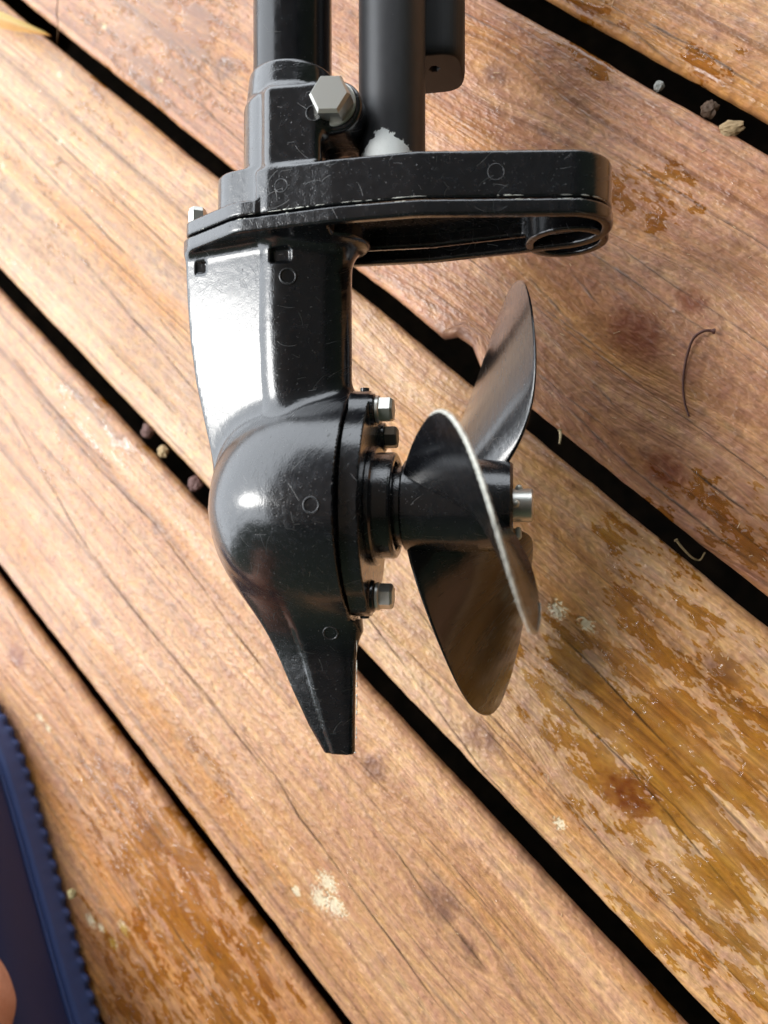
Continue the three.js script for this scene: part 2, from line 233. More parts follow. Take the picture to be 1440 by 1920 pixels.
// two joists below the boards and the bare soil under the deck
const soilTex = (() => { const n = 256, d = new Uint8Array(n * n * 4); for (let i = 0; i < n * n; i++) { const v = 0.5 + 0.4 * noise((i % n) / 9, Math.floor(i / n) / 9) + 0.3 * noise((i % n) / 3, i / n / 3); d[i * 4] = 62 * v + 14; d[i * 4 + 1] = 50 * v + 11; d[i * 4 + 2] = 38 * v + 8; d[i * 4 + 3] = 255; } const t = tex(n, n, d, true); t.repeat.set(8, 8); return t; })();
{
  const soil = new THREE.PlaneGeometry(6, 6); soil.rotateX(-Math.PI / 2);
  const m = structure(part('soil', soil, new THREE.MeshStandardMaterial({ map: soilTex, roughness: 1 }), scene)); m.position.y = -0.42;
  const rim = new THREE.MeshStandardMaterial({ color: 0x5a412c, roughness: 0.9 });
  for (const [w, d, x, z] of [[0.04, 2.74, -1.33, -0.15], [0.04, 2.74, 0.84, -0.15], [2.21, 0.04, -0.245, -1.54], [2.21, 0.04, -0.245, 1.24]]) { const j = structure(part(numbered('rim_board'), new THREE.BoxGeometry(w, 0.42, d), rim, scene)); j.position.set(x, -0.215, z); }
  for (const z of [-0.75, 0.3]) { const j = structure(part(numbered('joist'), new THREE.BoxGeometry(2.1, 0.14, 0.038), new THREE.MeshStandardMaterial({ color: 0x5a412c, roughness: 0.9 }), scene)); j.position.set(-0.245, -THICK - 0.0703, z); }
}
// the porch the deck belongs to: roof overhead and house wall on one side, open on the other
{
  const lf = V3(-right.x, 0, -right.z).normalize(), q = new THREE.Quaternion().setFromRotationMatrix(new THREE.Matrix4().makeBasis(lf, V3(0, 1, 0), V3().crossVectors(lf, V3(0, 1, 0))));
  const roof = structure(part('porch_roof', new THREE.BoxGeometry(3.4, 0.12, 7), new THREE.MeshStandardMaterial({ color: 0xc9ced2, roughness: 0.9 }), scene));
  roof.quaternion.copy(q); roof.position.copy(lf).multiplyScalar(-0.6).setY(2.4);
  const wall = structure(part('house_wall', new THREE.BoxGeometry(0.14, 3.2, 7), new THREE.MeshStandardMaterial({ color: 0x3d4a38, roughness: 0.85 }), scene));
  wall.quaternion.copy(q); wall.position.copy(lf).multiplyScalar(-2.02).setY(1.02);
  const side = structure(part('house_wall_side', new THREE.BoxGeometry(4.2, 3.2, 0.14), wall.material, scene)), dn = V3().crossVectors(V3(0, 1, 0), lf); // across the foot of the picture
  side.quaternion.copy(q); side.position.copy(lf).multiplyScalar(0.1).addScaledVector(V3(-upv.x, 0, -upv.z).addScaledVector(lf, lf.dot(upv)).normalize(), 1.15).setY(1.02);
}
// ---------------------------------------------------------------- the outboard motor
// Its frame: x along the propeller shaft (aft), y up the drive tube, z out of the side that faces us; turned 10 degrees.
const YAW = 10 * Math.PI / 180, MX = c2w(Math.cos(YAW), 0, Math.sin(YAW)), MY = c2w(0, 1, 0), MZ = V3().crossVectors(MX, MY);
const D0 = 0.275, MO = EYE.clone().add(c2w((700 - 720) / F * D0, -(948 - 960) / F * D0, -D0));
const motor = thing('outboard_motor', 'black outboard motor lower unit with three-bladed propeller, held over the wet deck', 'outboard motor');
motor.position.copy(MO); motor.quaternion.setFromRotationMatrix(new THREE.Matrix4().makeBasis(MX, MY, MZ));
const eyeM = V3(EYE.clone().sub(MO).dot(MX), EYE.clone().sub(MO).dot(MY), EYE.clone().sub(MO).dot(MZ));
const rayM = (px, py) => { const d = c2w((px - 720) / F, -(py - 960) / F, -1); return V3(d.dot(MX), d.dot(MY), d.dot(MZ)); };
const mp = (px, py, z = 0) => { const d = rayM(px, py), t = (z - eyeM.z) / d.z; return [eyeM.x + d.x * t, eyeM.y + d.y * t]; };
const mx = (px, z = 0, py = 960) => mp(px, py, z)[0], my = (py, z = 0, px = 560) => mp(px, py, z)[1];
const hitSdf = (sdf, px, py) => { const d = rayM(px, py).normalize(); let t = 0.1; for (let i = 0; i < 160; i++) { const s = sdf(eyeM.x + d.x * t, eyeM.y + d.y * t, eyeM.z + d.z * t); if (s < 1e-5) break; t += s * 0.7; } const p = V3(eyeM.x + d.x * t, eyeM.y + d.y * t, eyeM.z + d.z * t), e = 6e-4; return [p, V3(sdf(p.x + e, p.y, p.z) - sdf(p.x - e, p.y, p.z), sdf(p.x, p.y + e, p.z) - sdf(p.x, p.y - e, p.z), sdf(p.x, p.y, p.z + e) - sdf(p.x, p.y, p.z - e)).normalize()]; };
// gloss black paint with handling marks, dust and fibres (uv in metres, one tile = 0.13 m)
function paintTextures(seed, dust, scratches) {
  const n = 1024, c = new Uint8Array(n * n * 4), x = new Uint8Array(n * n * 4), R = rng(seed), so = seed * 3.1;
  for (let j = 0; j < n; j++) for (let i = 0; i < n; i++) {
    const o = (j * n + i) * 4, w = Math.sin(Math.PI * i / n) * Math.sin(Math.PI * j / n), a = noise(i / 90 + so, j / 90) * w, b = noise(i / 22 + so, j / 22), d = noise(i / 5, j / 5 + so), e = noise(i / 2.2 + 9, j / 2.2);
    const haze = clamp(0.25 + a + 0.45 * b, 0, 1) * dust;
    c[o] = 17 + 8 * haze + 3 * d; c[o + 1] = 18 + 8 * haze + 3 * d; c[o + 2] = 21 + 9 * haze + 3 * d; c[o + 3] = 255;
    x[o] = 128 + 22 * b + 12 * d + 5 * e + 26 * a; x[o + 1] = 255 * clamp(0.23 + 0.16 * a + 0.10 * b + 0.06 * d, 0.1, 0.8); x[o + 3] = 255;
  }
  const dot = (px, py, r, v, h, rg) => { for (let j = Math.floor(-r - 1); j <= r + 1; j++) for (let i = Math.floor(-r - 1); i <= r + 1; i++) { const q = clamp(r + 0.5 - Math.hypot(i, j), 0, 1); if (q <= 0) continue; const o = ((((py + j) & 1023) * n) + ((px + i) & 1023)) * 4; for (let k = 0; k < 3; k++) c[o + k] = mix(c[o + k], v - (k === 2 ? 6 : 0), q); x[o] = mix(x[o], h, q * 0.6); x[o + 1] = mix(x[o + 1], rg, q); } };
  for (let k = 0; k < 2000 * dust; k++) { const v = 60 + 130 * R() * R(); dot(Math.floor(R() * n), Math.floor(R() * n), 0.4 + 1.5 * R() * R() * R(), v, 170, 190); }
  for (let k = 0; k < scratches; k++) { let px = R() * n, py = R() * n, a = R() * 6.28; const L = 10 + 90 * R() * R(), v = 45 + 90 * R() * R(), cu = (R() - 0.5) * 0.04; for (let s = 0; s < L; s++) { px += Math.cos(a); py += Math.sin(a); a += cu; dot(Math.floor(px), Math.floor(py), 0.35, v, 90, 130); } }
  for (let k = 0; k < 26 * dust; k++) dot(Math.floor(R() * n), Math.floor(R() * n), 1 + 2 * R(), 20, 60, 120);
  const mapT = tex(n, n, c, true), auxT = tex(n, n, x, false); mapT.repeat.set(1 / 0.13, 1 / 0.13); auxT.repeat.copy(mapT.repeat); return { mapT, auxT };
}
const pt = paintTextures(11, 1, 170), pt2 = paintTextures(23, 0.35, 60);
const paint = new THREE.MeshPhysicalMaterial({ map: pt.mapT, roughnessMap: pt.auxT, roughness: 1, bumpMap: pt.auxT, bumpScale: 0.0009, clearcoat: 0.8, clearcoatRoughness: 0.16 });
const pt3 = paintTextures(41, 1.9, 260);
const dusty = new THREE.MeshPhysicalMaterial({ map: pt3.mapT, roughnessMap: pt3.auxT, roughness: 1.0, bumpMap: pt3.auxT, bumpScale: 0.0007, clearcoat: 0.8, clearcoatRoughness: 0.16 });
const tubeGloss = new THREE.MeshPhysicalMaterial({ map: pt2.mapT, roughnessMap: pt2.auxT, roughness: 0.9, bumpMap: pt2.auxT, bumpScale: 0.00001 });
const rubber = new THREE.MeshStandardMaterial({ color: 0x1b1c1e, roughness: 0.55 });
const steel = new THREE.MeshStandardMaterial({ color: 0xcfcec7, metalness: 0.85, roughness: 0.36 });
const steelDull = new THREE.MeshStandardMaterial({ color: 0x8d8a80, metalness: 0.8, roughness: 0.45 });
const bare = new THREE.MeshStandardMaterial({ color: 0xd6d6cc, metalness: 0.45, roughness: 0.5 });

const YP = 0.1016, YB = 0.0960;                     // underside of the upper casting
const xTube = mx(549, 0, 60), rTube = 0.0146;
const yTop = 0.62;
// --- leg, gearcase and skeg: one casting
const LE = [[1412, 609], [1405, 606], [1360, 580], [1295, 550], [1225, 520], [1150, 490], [1075, 460], [1015, 436], [960, 421], [880, 404], [800, 386], [720, 369], [640, 358], [560, 352], [480, 349], [400, 350]].map(([py, px]) => { const p = mp(px, py); return [p[1], p[0]]; }).sort((a, b) => a[0] - b[0]);
const TE = [[1412, 671], [1160, 674], [1000, 674], [740, 670], [600, 670], [540, 671], [400, 672]].map(([py, px]) => { const p = mp(px, py); return [p[1], p[0]]; }).sort((a, b) => a[0] - b[0]);
const yBot = my(1411, 0, 640), xFl = mx(664, 0, 950), xNose = mx(408, 0, 950);
const TH = [[yBot, 0.0022], [-0.045, 0.0042], [-0.02, 0.008], [0.03, 0.0128], [0.06, 0.0126], [0.1, 0.0118]];
const PL = [[-0.0645, 0.0080], [-0.040, 0.0205], [-0.008, 0.0246], [0.018, 0.0252], [mx(1150, 0, 380) - 0.0178, 0.0178]];
const plan = (x, z, ins) => { let d = 1; for (let i = 0; i < 4; i++) d = Math.min(d, cap2(x, z, PL[i][0], PL[i][1] - ins, PL[i + 1][0], PL[i + 1][1] - ins)); return d; };
const xAft = mx(1150, 0, 380);
const xHollow = mx(640, 0, 450);
function legSdf(x, y, z) {
  const yc = clamp(y, yBot, 0.2), l = interp(LE, yc), r = interp(TE, yc), t = interp(TH, yc), w = r - l, skeg = sstep(-0.02, -0.05, y);
  const rt = mix(Math.min(0.0085, t * 0.62), 0.0021, skeg), r1 = mix(t * 0.74, t * 0.7, skeg), xm = l + w * mix(0.60, 0.42, skeg), xq = r - Math.max(rt + 0.0012, mix(0.010, 0.003, skeg));
  let d = Math.min(cap2(x, z, l + 0.0019, 0.0019, xm, t), smin(cap2(x, z, xm, t, xq, rt), cap2(x, z, xm, t, mix(xm, xq, 0.72), r1), 0.003));
  d = Math.max(d, yBot - y); const dLeg = d;
  // the torpedo-shaped gearcase, flattened a little, with its open end at the cap
  const hy = 0.0412, hz = 0.0340, a = xFl - xNose, u = clamp((xFl - x) / a, -1, 3);
  const uu = Math.max(u, 0), q = Math.pow(Math.pow(uu, 2.7) + Math.pow(Math.pow(Math.pow(Math.abs(y / hy), 1.72) + Math.pow(Math.abs(z / hz), 1.72) + 0.0004, 1 / 1.72), 2.5), 1 / 2.6);
  let b = (q - 1) * 0.027; b = Math.max(b, x - xFl);
  d = smin(d, b, y > 0 ? 0.004 : 0.012);
  // flange under the plate: a full-length rim, hollow behind the leg, flared into the leg
  let top = rcyl(plan(x, z, 0.0002), y - (YP + YB) / 2, (YP - YB) / 2, 0.0013);
  const hollow = Math.max(plan(x, z, 0.0042), xHollow - x, 0.0065 - dLeg);
  top = smax(top, -hollow, 0.0015);
  d = smin(d, top, mix(0.0045, 0.011, sstep(-0.045, -0.015, x)));
  // shallow pockets by the flange
  const [p1x, p1y] = mp(371, 497, 0.006), [p2x, p2y] = mp(526, 478, 0.012);
  d = smax(d, -rbox(x - p1x, y - p1y, z - 0.0052, 0.0021, 0.0020, 0.0030, 0.0006), 0.0012);
  d = smax(d, -rbox(x - p2x, y - p2y, z - 0.0128, 0.0034, 0.0024, 0.0022, 0.001), 0.0015);
  d = smax(d, x - xFl - 0.0002 - (Math.abs(y) > 0.0415 ? 1 : 0), 0.0003);
  d = smax(d, y - YP, 0.001);
  return d;
}
const legGeo = netMesh(legSdf, [-0.084, yBot - 0.004, -0.036], [xAft + 0.004, YP + 0.004, 0.036], 0.00085);
{ // the duller, dustier gearcase and the glossy leg are two faces of one casting
  const p = legGeo.attributes.position, ia = [], ib = [], ix = legGeo.index.array, isCase = i => { const x = p.getX(i), y = p.getY(i), z = p.getZ(i), q = Math.pow(Math.max((xFl - x) / (xFl - xNose), 0), 2.7) + Math.pow(Math.pow(Math.pow(Math.abs(y / 0.0412), 1.72) + Math.pow(Math.abs(z / 0.034), 1.72), 1 / 1.72), 2.5); return q < (y > 0 ? 1.03 : 1.12) && x > xNose - 0.001; };
  for (let i = 0; i < ix.length; i += 3) (isCase(ix[i]) && isCase(ix[i + 1]) && isCase(ix[i + 2]) ? ib : ia).push(ix[i], ix[i + 1], ix[i + 2]);
  const gb = legGeo.clone(); gb.setIndex(ib); legGeo.setIndex(ia);
  part('leg_housing', legGeo, paint, motor); part('gearcase', gb, dusty, motor, 'dull dusty black gearcase');
}
// --- upper casting: collar, clamp block, bolt boss and the long plate
const yC0 = my(108, 0.0146, 549), yC1 = my(162, 0.017, 549), xBlk = mx(548, 0.019, 260), [xBos, yBos] = mp(630, 200, 0.016), yPl = my(285, 0.024, 750), yLug = my(318, 0.012, 450);
const hole = (() => { const d = rayM(1062, 459), t = (YB - eyeM.y) / d.y; return [eyeM.x + d.x * t, eyeM.z + d.z * t]; })();
function castSdf(x, y, z) {
  const dt = Math.hypot(x - xTube, z);
  // collar with its narrower lip
  let d = rcyl(dt - 0.0180, y - (YP + yC1) / 2, (yC1 - YP) / 2, 0.0022);
  const lip = rcyl(dt - mix(0.0172, 0.0160, clamp((y - yC1) / (yC0 - yC1), 0, 1)), y - (YP + yC0) / 2, (yC0 - YP) / 2, 0.0018); d = smin(d, lip, 0.0012);
  d = smin(d, rbox(x - xBlk, y - (YP + yC1) / 2, z - 0.009, 0.0103, (yC1 - YP) / 2, 0.0115, 0.003), 0.0035);
  // boss for the clamp bolt, its axis towards us
  d = smin(d, rcyl(Math.hypot(x - xBos, y - yBos) - 0.0092, z - 0.002, 0.0145, 0.0015), 0.006);
  // plate body
  const front = mx(478, 0.02, 330) - x;
  let p = rcyl(plan(x, z, 0.0006), y - (YP + yPl) / 2, (yPl - YP) / 2, 0.0014); p = smax(p, front, 0.002);
  // hollow underside behind the leg, with a ring left standing round the hole
  const cavity = Math.max(plan(x, z, 0.0042), y - (YP + 0.0050), xHollow - x), dh = Math.hypot(x - hole[0], z - hole[1]);
  p = smax(p, -cavity, 0.002);
  p = smin(p, rcyl(dh - 0.0150, y - (YB + 0.0062), 0.0060, 0.001), 0.002);
  p = smax(p, -Math.max(dh - 0.0116, y - (YP + 0.0105)), 0.0012);
  d = smin(d, p, 0.003);
  // lug and thin flange over the nose
  const lugp = cap2(x, z, -0.047, 0.0125, -0.03, 0.0165);
  d = smin(d, rcyl(lugp, y - (YP + yLug) / 2, (yLug - YP) / 2, 0.0012), 0.0015);
  d = smin(d, smax(rcyl(plan(x, z, 0), y - (YP + 0.0029), 0.0027, 0.0009), x - mx(484, 0.02, 380), 0.001), 0.0012);
  return smax(d, Math.min(YP + 0.0002 - y, Math.max(YB - y, dh - 0.0152)), 0.0005);
}
part('upper_housing', netMesh(castSdf, [-0.078, YB - 0.003, -0.034], [xAft + 0.004, yC0 + 0.004, 0.034], 0.0008), paint, motor);
// --- tubes
function tubeY(r, y0, y1, seg = 72) { return grid(seg, 24, (u, v) => { const a = u * Math.PI * 2, y = mix(y0, y1, v); return [r * Math.sin(a), y, r * Math.cos(a), a * r, y]; }); }
const t1 = part('drive_tube', tubeY(rTube, YP + 0.01, yTop), tubeGloss, motor); t1.position.set(xTube, 0, 0);
const z2 = -0.003, r2 = 0.01235, x2 = mx(735, z2, 130);
const t2Mat = (() => {                              // satin black paint, flaked off to the white primer at its foot
  const w = 512, h = 1024, y0 = yPl - 0.005, c = new Uint8Array(w * h * 4), x = new Uint8Array(w * h * 4);
  for (let j = 0; j < h; j++) for (let i = 0; i < w; i++) {
    const o = (j * w + i) * 4, a = (i / w - 0.5) * 6.2832, y = j / h * 0.14 + y0, e = y - my(285, r2, 735);
    const edge = 0.0108 - 0.0085 * Math.abs(a + 0.12) / 0.95 + 0.0022 * noise(a * 7, y * 500) + 0.0012 * noise(a * 22, y * 1500), chip = e < edge && Math.abs(a) < 1.6 ? 1 : 0;
    const lone = noise(a * 30 + 40, y * 900) > 0.62 && noise(a * 3, y * 60) > 0.1 ? 0.6 : 0, s = noise(a * 40, y * 2000), v = 46 + 5 * s + 5 * noise(a * 6, y * 200);
    const k = Math.max(chip * (noise(a * 40 + 3, y * 3000) > 0.5 ? 0.75 : 1), lone * 0.6);
    c[o] = mix(v, 222, k); c[o + 1] = mix(v, 226, k); c[o + 2] = mix(v + 2, 224, k); c[o + 3] = 255; x[o] = 120 + 12 * s - 60 * k; x[o + 1] = mix(108 + 14 * s, 150, k); x[o + 3] = 255;
  }
  const m = tex(w, h, c, true, THREE.ClampToEdgeWrapping), b = tex(w, h, x, false, THREE.ClampToEdgeWrapping);
  return new THREE.MeshStandardMaterial({ map: m, roughnessMap: b, roughness: 1, bumpMap: b, bumpScale: 0.0002 });
})();
const t2 = part('steel_tube', grid(72, 30, (u, v) => { const a = (u - 0.5) * Math.PI * 2, y = mix(yPl - 0.006, yTop, v); return [r2 * Math.sin(a), y, r2 * Math.cos(a), u, (y - yPl + 0.005) / 0.14]; }), t2Mat, motor, 'satin black tube with white primer showing at its foot'); t2.position.set(x2, 0, z2);
// --- rubber grip behind the tubes, its end cap with a small hole
{
  const [gx, gy] = mp(800, 142, -0.028), shape = new THREE.Shape(), w = 0.0148, h = 0.0128, r = 0.008;
  shape.moveTo(-w + r, -h); shape.lineTo(w - r, -h); shape.quadraticCurveTo(w, -h, w, -h + r); shape.lineTo(w, h - r); shape.quadraticCurveTo(w, h, w - r, h); shape.lineTo(-w + r, h); shape.quadraticCurveTo(-w, h, -w, h - r); shape.lineTo(-w, -h + r); shape.quadraticCurveTo(-w, -h, -w + r, -h);
  const hp = new THREE.Path(); for (let i = 0; i < 7; i++) { const a = i / 6 * 6.2832, x = 0.0045 + 0.0024 * Math.cos(a), y = -0.004 + 0.0024 * Math.sin(a); i ? hp.lineTo(x, y) : hp.moveTo(x, y); } shape.holes.push(hp);
  const g = new THREE.ExtrudeGeometry(shape, { depth: 0.2, bevelEnabled: true, bevelSize: 0.0012, bevelThickness: 0.0045, bevelSegments: 5, curveSegments: 10 }); g.rotateX(-Math.PI / 2); g.translate(0, 0.0045, 0);
  const grip = part('rubber_grip', g, rubber, motor); grip.position.set(gx - 0.001, gy, -0.028);
  for (let i = 0; i < 5; i++) { const b = new THREE.BoxGeometry(0.0012, 0.17, 0.0012); b.translate(0.002 + i * 0.0026, 0.118, 0.0142); part('rib', b, rubber, grip); }
}
// --- bolts
function hexHead(r, h) {                            // hexagon head along +x with a chamfered face, base at x = 0
  const pr = [[0, 0, r], [1, h * 0.82, r], [2, h, r * 0.86], [3, h, 0]], pos = [];
  const P = (k, i) => { const [, x, rr] = pr[k], a = i / 6 * Math.PI * 2 + 0.26; return [x, rr * Math.sin(a), rr * Math.cos(a)]; };
  for (let i = 0; i < 6; i++) for (let k = 0; k < 3; k++) { const a = P(k, i), b = P(k, i + 1), c = P(k + 1, i + 1), d = P(k + 1, i); pos.push(...a, ...b, ...c, ...a, ...c, ...d); }
  for (let i = 0; i < 6; i++) pos.push(0, 0, 0, ...P(0, i + 1), ...P(0, i));
  const g = new THREE.BufferGeometry(); g.setAttribute('position', new THREE.Float32BufferAttribute(pos, 3)); g.computeVertexNormals(); return g;
}
const washerGeo = (r, t) => lathe([[0, 0.001], [0, r - 0.0004], [0.0003, r], [t - 0.0003, r], [t, r - 0.0004], [t, 0.001]], 36);
function bolt(name, p, r, h, axis, mat, turn = 0, washer = true) {
  const b = part(name, hexHead(r, h), mat, motor); b.position.copy(p); b.quaternion.setFromUnitVectors(V3(1, 0, 0), axis.clone().normalize()).multiply(new THREE.Quaternion().setFromAxisAngle(V3(1, 0, 0), turn));
  if (washer) part('washer', washerGeo(r * 1.08, 0.0016), mat, b).position.x = -0.0016;
  return b;
}
{
  const cb = bolt('clamp_bolt', V3(xBos - 0.0006, yBos + 0.0006, 0.0172), 0.0073, 0.0068, V3(0.0, 0, 1), steel, 0.18);
  const bx = mx(701, 0.004, 770);
  bolt('cap_bolt', V3(mx(713, 0.006, 770), my(768, 0.006, 722), 0.006), 0.0047, 0.0048, V3(1, 0, 0), steel, 0.3);
  bolt('cap_bolt', V3(mx(722, -0.016, 820), my(820, -0.016, 735), -0.016), 0.0044, 0.0050, V3(1, 0, 0), steelDull, 0.1, false);
  bolt('cap_bolt', V3(mx(713, 0.006, 1118), my(1118, 0.006, 722), 0.006), 0.0047, 0.0048, V3(1, 0, 0), steel, -0.2);
  const nose = bolt('flange_bolt', V3(mx(369, -0.003, 390), YP + 0.0056, -0.004), 0.0036, 0.0085, V3(0, 1, 0), steel, 0.2, false);
}
// --- bearing cap behind the gearcase, with lugs for its bolts
{
  const x0 = xFl + 0.0003, x1 = x0 + 0.0072, yb1 = my(768, 0.006, 722), yb3 = my(1118, 0.006, 722);
  const cap = (x, y, z) => {
    const e = Math.hypot(y / 0.0375, z / 0.0292), body = (e - 1) * 0.030;
    let q = smin(body, Math.hypot(y - yb1, z - 0.004) - 0.0068, 0.006); q = smin(q, Math.hypot(y - yb3, z - 0.004) - 0.0068, 0.006); q = smin(q, Math.hypot(y - my(820, -0.016, 735), z + 0.015) - 0.0065, 0.006);
    let d = rcyl(q, x - (x0 + x1) / 2, (x1 - x0) / 2, 0.0004);
    d = smin(d, rcyl(Math.hypot(y - yb1, z - 0.006) - 0.0058, x - (x0 + 0.0045), 0.0045, 0.0006), 0.001); d = smin(d, rcyl(Math.hypot(y - yb3, z - 0.006) - 0.0058, x - (x0 + 0.0045), 0.0045, 0.0006), 0.001); d = smin(d, rcyl(Math.hypot(y - my(820, -0.016, 735), z + 0.016) - 0.0056, x - (x0 + 0.0045), 0.0045, 0.0006), 0.001);
    return d;
  };
  part('bearing_cap', netMesh(cap, [x0 - 0.003, -0.046, -0.034], [x1 + 0.004, 0.046, 0.034], 0.0008), paint, motor);
  // small casting nubs above and below the cap
  for (const [px, py] of [[684, 737], [684, 1150]]) { const n = new THREE.CylinderGeometry(0.0017, 0.0017, 0.0035, 14); const [nx, ny] = mp(px, py, 0.002); part('casting_nub', n, paint, motor).position.set(nx, ny, 0.002); }
  const cx0 = x1 - 0.0005, cx1 = mx(746, 0.0, 950);
  part('seal_collar', lathe([[cx0, 0.0195], [cx1 - 0.0012, 0.0195], [cx1 - 0.0004, 0.0192], [cx1, 0.0184], [cx1, 0.0168], [cx1 - 0.0008, 0.0163], [cx1 - 0.004, 0.0162], [cx1 - 0.004, 0.006]]), paint, motor);
  part('collar_bead', lathe([[cx0, 0.0195], [cx0, 0.0215], [cx0 + 0.0008, 0.0221], [cx0 + 0.0022, 0.0221], [cx0 + 0.0029, 0.0214], [cx0 + 0.003, 0.0195]]), paint, motor);
}
// --- propeller
const prop = new THREE.Group(); prop.name = 'propeller'; motor.add(prop);
const hx0 = mx(735, 0, 950), hx1 = mx(962, 0.0, 950), hxR = 0.0168;
part('hub', lathe([[hx0 - 0.002, 0.009], [hx0 - 0.002, 0.0143], [hx0 + 0.001, 0.0146], [hx0 + 0.0045, 0.0147], [hx0 + 0.0055, 0.0166], [hx0 + 0.012, hxR], [hx1 - 0.012, hxR], [hx1 - 0.001, 0.0156], [hx1, 0.0148], [hx1, 0.012], [hx1 - 0.004, 0.011], [hx1 - 0.004, 0.003]], 80), paint, prop);
const RP = 0.095, PITCHP = 0.178, xMid = 0.0325;
function bladePoint(rho, tau, th0) {                // mid-surface
  const r = mix(hxR - 0.002, RP, rho), wide = tau < 0 ? 0.0265 : 0.0440, half = rho < 0.55 ? mix(0.0200, wide, Math.sin(rho / 0.55 * Math.PI / 2)) : wide * Math.sqrt(Math.max(0, 1 - Math.pow((rho - 0.55) / 0.45, 2.4)));
  const kx = PITCHP / (2 * Math.PI), sl = Math.hypot(r, kx), dphi = (tau * half + 0.010 * rho * rho - 0.002) / sl, phi = th0 - dphi;
  return V3(xMid + kx * dphi + 0.011 * rho, r * Math.sin(phi), r * Math.cos(phi));
}
function bladeGeo(th0) {
  const NU = 44, NV = 46, P = [], idx = [], pos = [], uv = [];
  for (let j = 0; j <= NV; j++) { const rho = 1 - Math.pow(1 - j / NV, 1.6) * 1; for (let i = 0; i <= NU; i++) { const tau = Math.sin((i / NU - 0.5) * Math.PI); P.push([bladePoint(Math.min(rho, 0.9995), tau, th0), rho, tau]); } }
  const id = (i, j) => j * (NU + 1) + i, S = (NU + 1) * (NV + 1), N = [];
  for (let j = 0; j <= NV; j++) for (let i = 0; i <= NU; i++) {
    const e = 0.01, [, rho, tau] = P[id(i, j)], rr = Math.min(rho, 0.97), tt = clamp(tau, -0.97, 0.97);
    const du = bladePoint(rr, tt + e, th0).sub(bladePoint(rr, tt - e, th0)), dv = bladePoint(rr + e, tt, th0).sub(bladePoint(rr - e, tt, th0)); N.push(du.cross(dv).normalize());
  }
  for (const s of [1, -1]) for (let q = 0; q < S; q++) { const [p, rho, tau] = P[q], edge = Math.min(1, Math.sqrt(Math.max(0, 1 - Math.abs(tau))) * 1.6, (1 - rho) * 12), t = mix(0.0030, 0.0012, rho) * mix(0.42, 1, Math.max(0, edge)) * 0.5; const v = p.clone().addScaledVector(N[q], s * t); pos.push(v.x, v.y, v.z); uv.push(v.x + v.z * 0.73, v.y + v.z * 0.61); }
  const tri = (a, b, c, f) => f ? idx.push(a, b, c) : idx.push(a, c, b);
  for (let j = 0; j < NV; j++) for (let i = 0; i < NU; i++) { const a = id(i, j), b = id(i + 1, j), c = id(i, j + 1), d = id(i + 1, j + 1); tri(a, b, d, true); tri(a, d, c, true); tri(a + S, b + S, d + S, false); tri(a + S, d + S, c + S, false); }
  const g = new THREE.BufferGeometry(); g.setAttribute('position', new THREE.Float32BufferAttribute(pos, 3)); g.setAttribute('uv', new THREE.Float32BufferAttribute(uv, 2)); g.setIndex(idx); g.computeVertexNormals();
  // the rim between the two faces
  const rim = [], ring = []; for (let j = 0; j <= NV; j++) ring.push(id(0, j)); for (let j = NV; j >= 0; j--) ring.push(id(NU, j));
  for (const q of ring) { const [p] = P[q]; rim.push([V3(pos[q * 3], pos[q * 3 + 1], pos[q * 3 + 2]), V3(pos[(q + S) * 3], pos[(q + S) * 3 + 1], pos[(q + S) * 3 + 2]), P[q]]); }
  return { g, rim };
}
function rimGeo(rim, from, to, grow, seed, jag) {   // a rounded bead of rim metal from..to along the edge
  const a = Math.floor(rim.length * from), b = Math.ceil(rim.length * to) - 1, n = b - a, c = V3(); for (const q of rim) c.add(q[0]); c.multiplyScalar(1 / rim.length);
  return grid(8, n * 3, (u, v) => {
    const f = a + v * n, i = Math.min(Math.floor(f), b - 1), t = f - i, A = rim[i][0].clone().lerp(rim[i + 1][0], t), B = rim[i][1].clone().lerp(rim[i + 1][1], t), m = A.clone().add(B).multiplyScalar(0.5), w = A.clone().sub(B).multiplyScalar(0.5), out = m.clone().sub(c); out.addScaledVector(w.clone().normalize(), -out.dot(w.clone().normalize())).normalize();
    const an = (u - 0.5) * Math.PI, k = 1 + jag * noise(v * n * 2.3 + seed, u * 3), p = m.addScaledVector(w, Math.sin(an) * grow * k).addScaledVector(out, (Math.cos(an) * 0.0006 - 0.00025) * k);
    return [p.x, p.y, p.z, p.x, p.y];
  });
}
const TH0 = 4;
for (const [i, deg] of [[0, TH0], [1, TH0 + 120], [2, TH0 - 120]]) {
  const { g, rim } = bladeGeo(deg * Math.PI / 180);
  part('blade', g, paint, prop, ['blade with a worn bright edge', undefined, undefined][i]);
  part('blade_rim', rimGeo(rim, 0, 1, 1.0, 3 + i, 0.15), paint, prop);
  if (i === 0) part('worn_edge', rimGeo(rim, 0.2, 0.86, 2.0, 9, 0.8), bare, prop);
}
// propeller nut, its split pin and washer
{
  const nx = hx1 - 0.003; part('nut', lathe([[nx, 0.002], [nx, 0.0056], [nx + 0.0006, 0.0060], [nx + 0.0094, 0.0060], [nx + 0.0100, 0.0054], [nx + 0.0100, 0.001]], 40), steel, prop);
  const pin = (px, py, z, r, l, ax) => { const g = new THREE.CapsuleGeometry(r, l, 6, 14); const m = part('split_pin', g, bare, prop); const [x, y] = mp(px, py, z); m.position.set(x, y, z); if (ax) m.rotation.x = Math.PI / 2; };
  pin(967, 944, 0.0060, 0.0014, 0.003, true); pin(973, 921, 0.001, 0.0013, 0.0022); pin(972, 1000, 0.001, 0.0012, 0.0022);
}
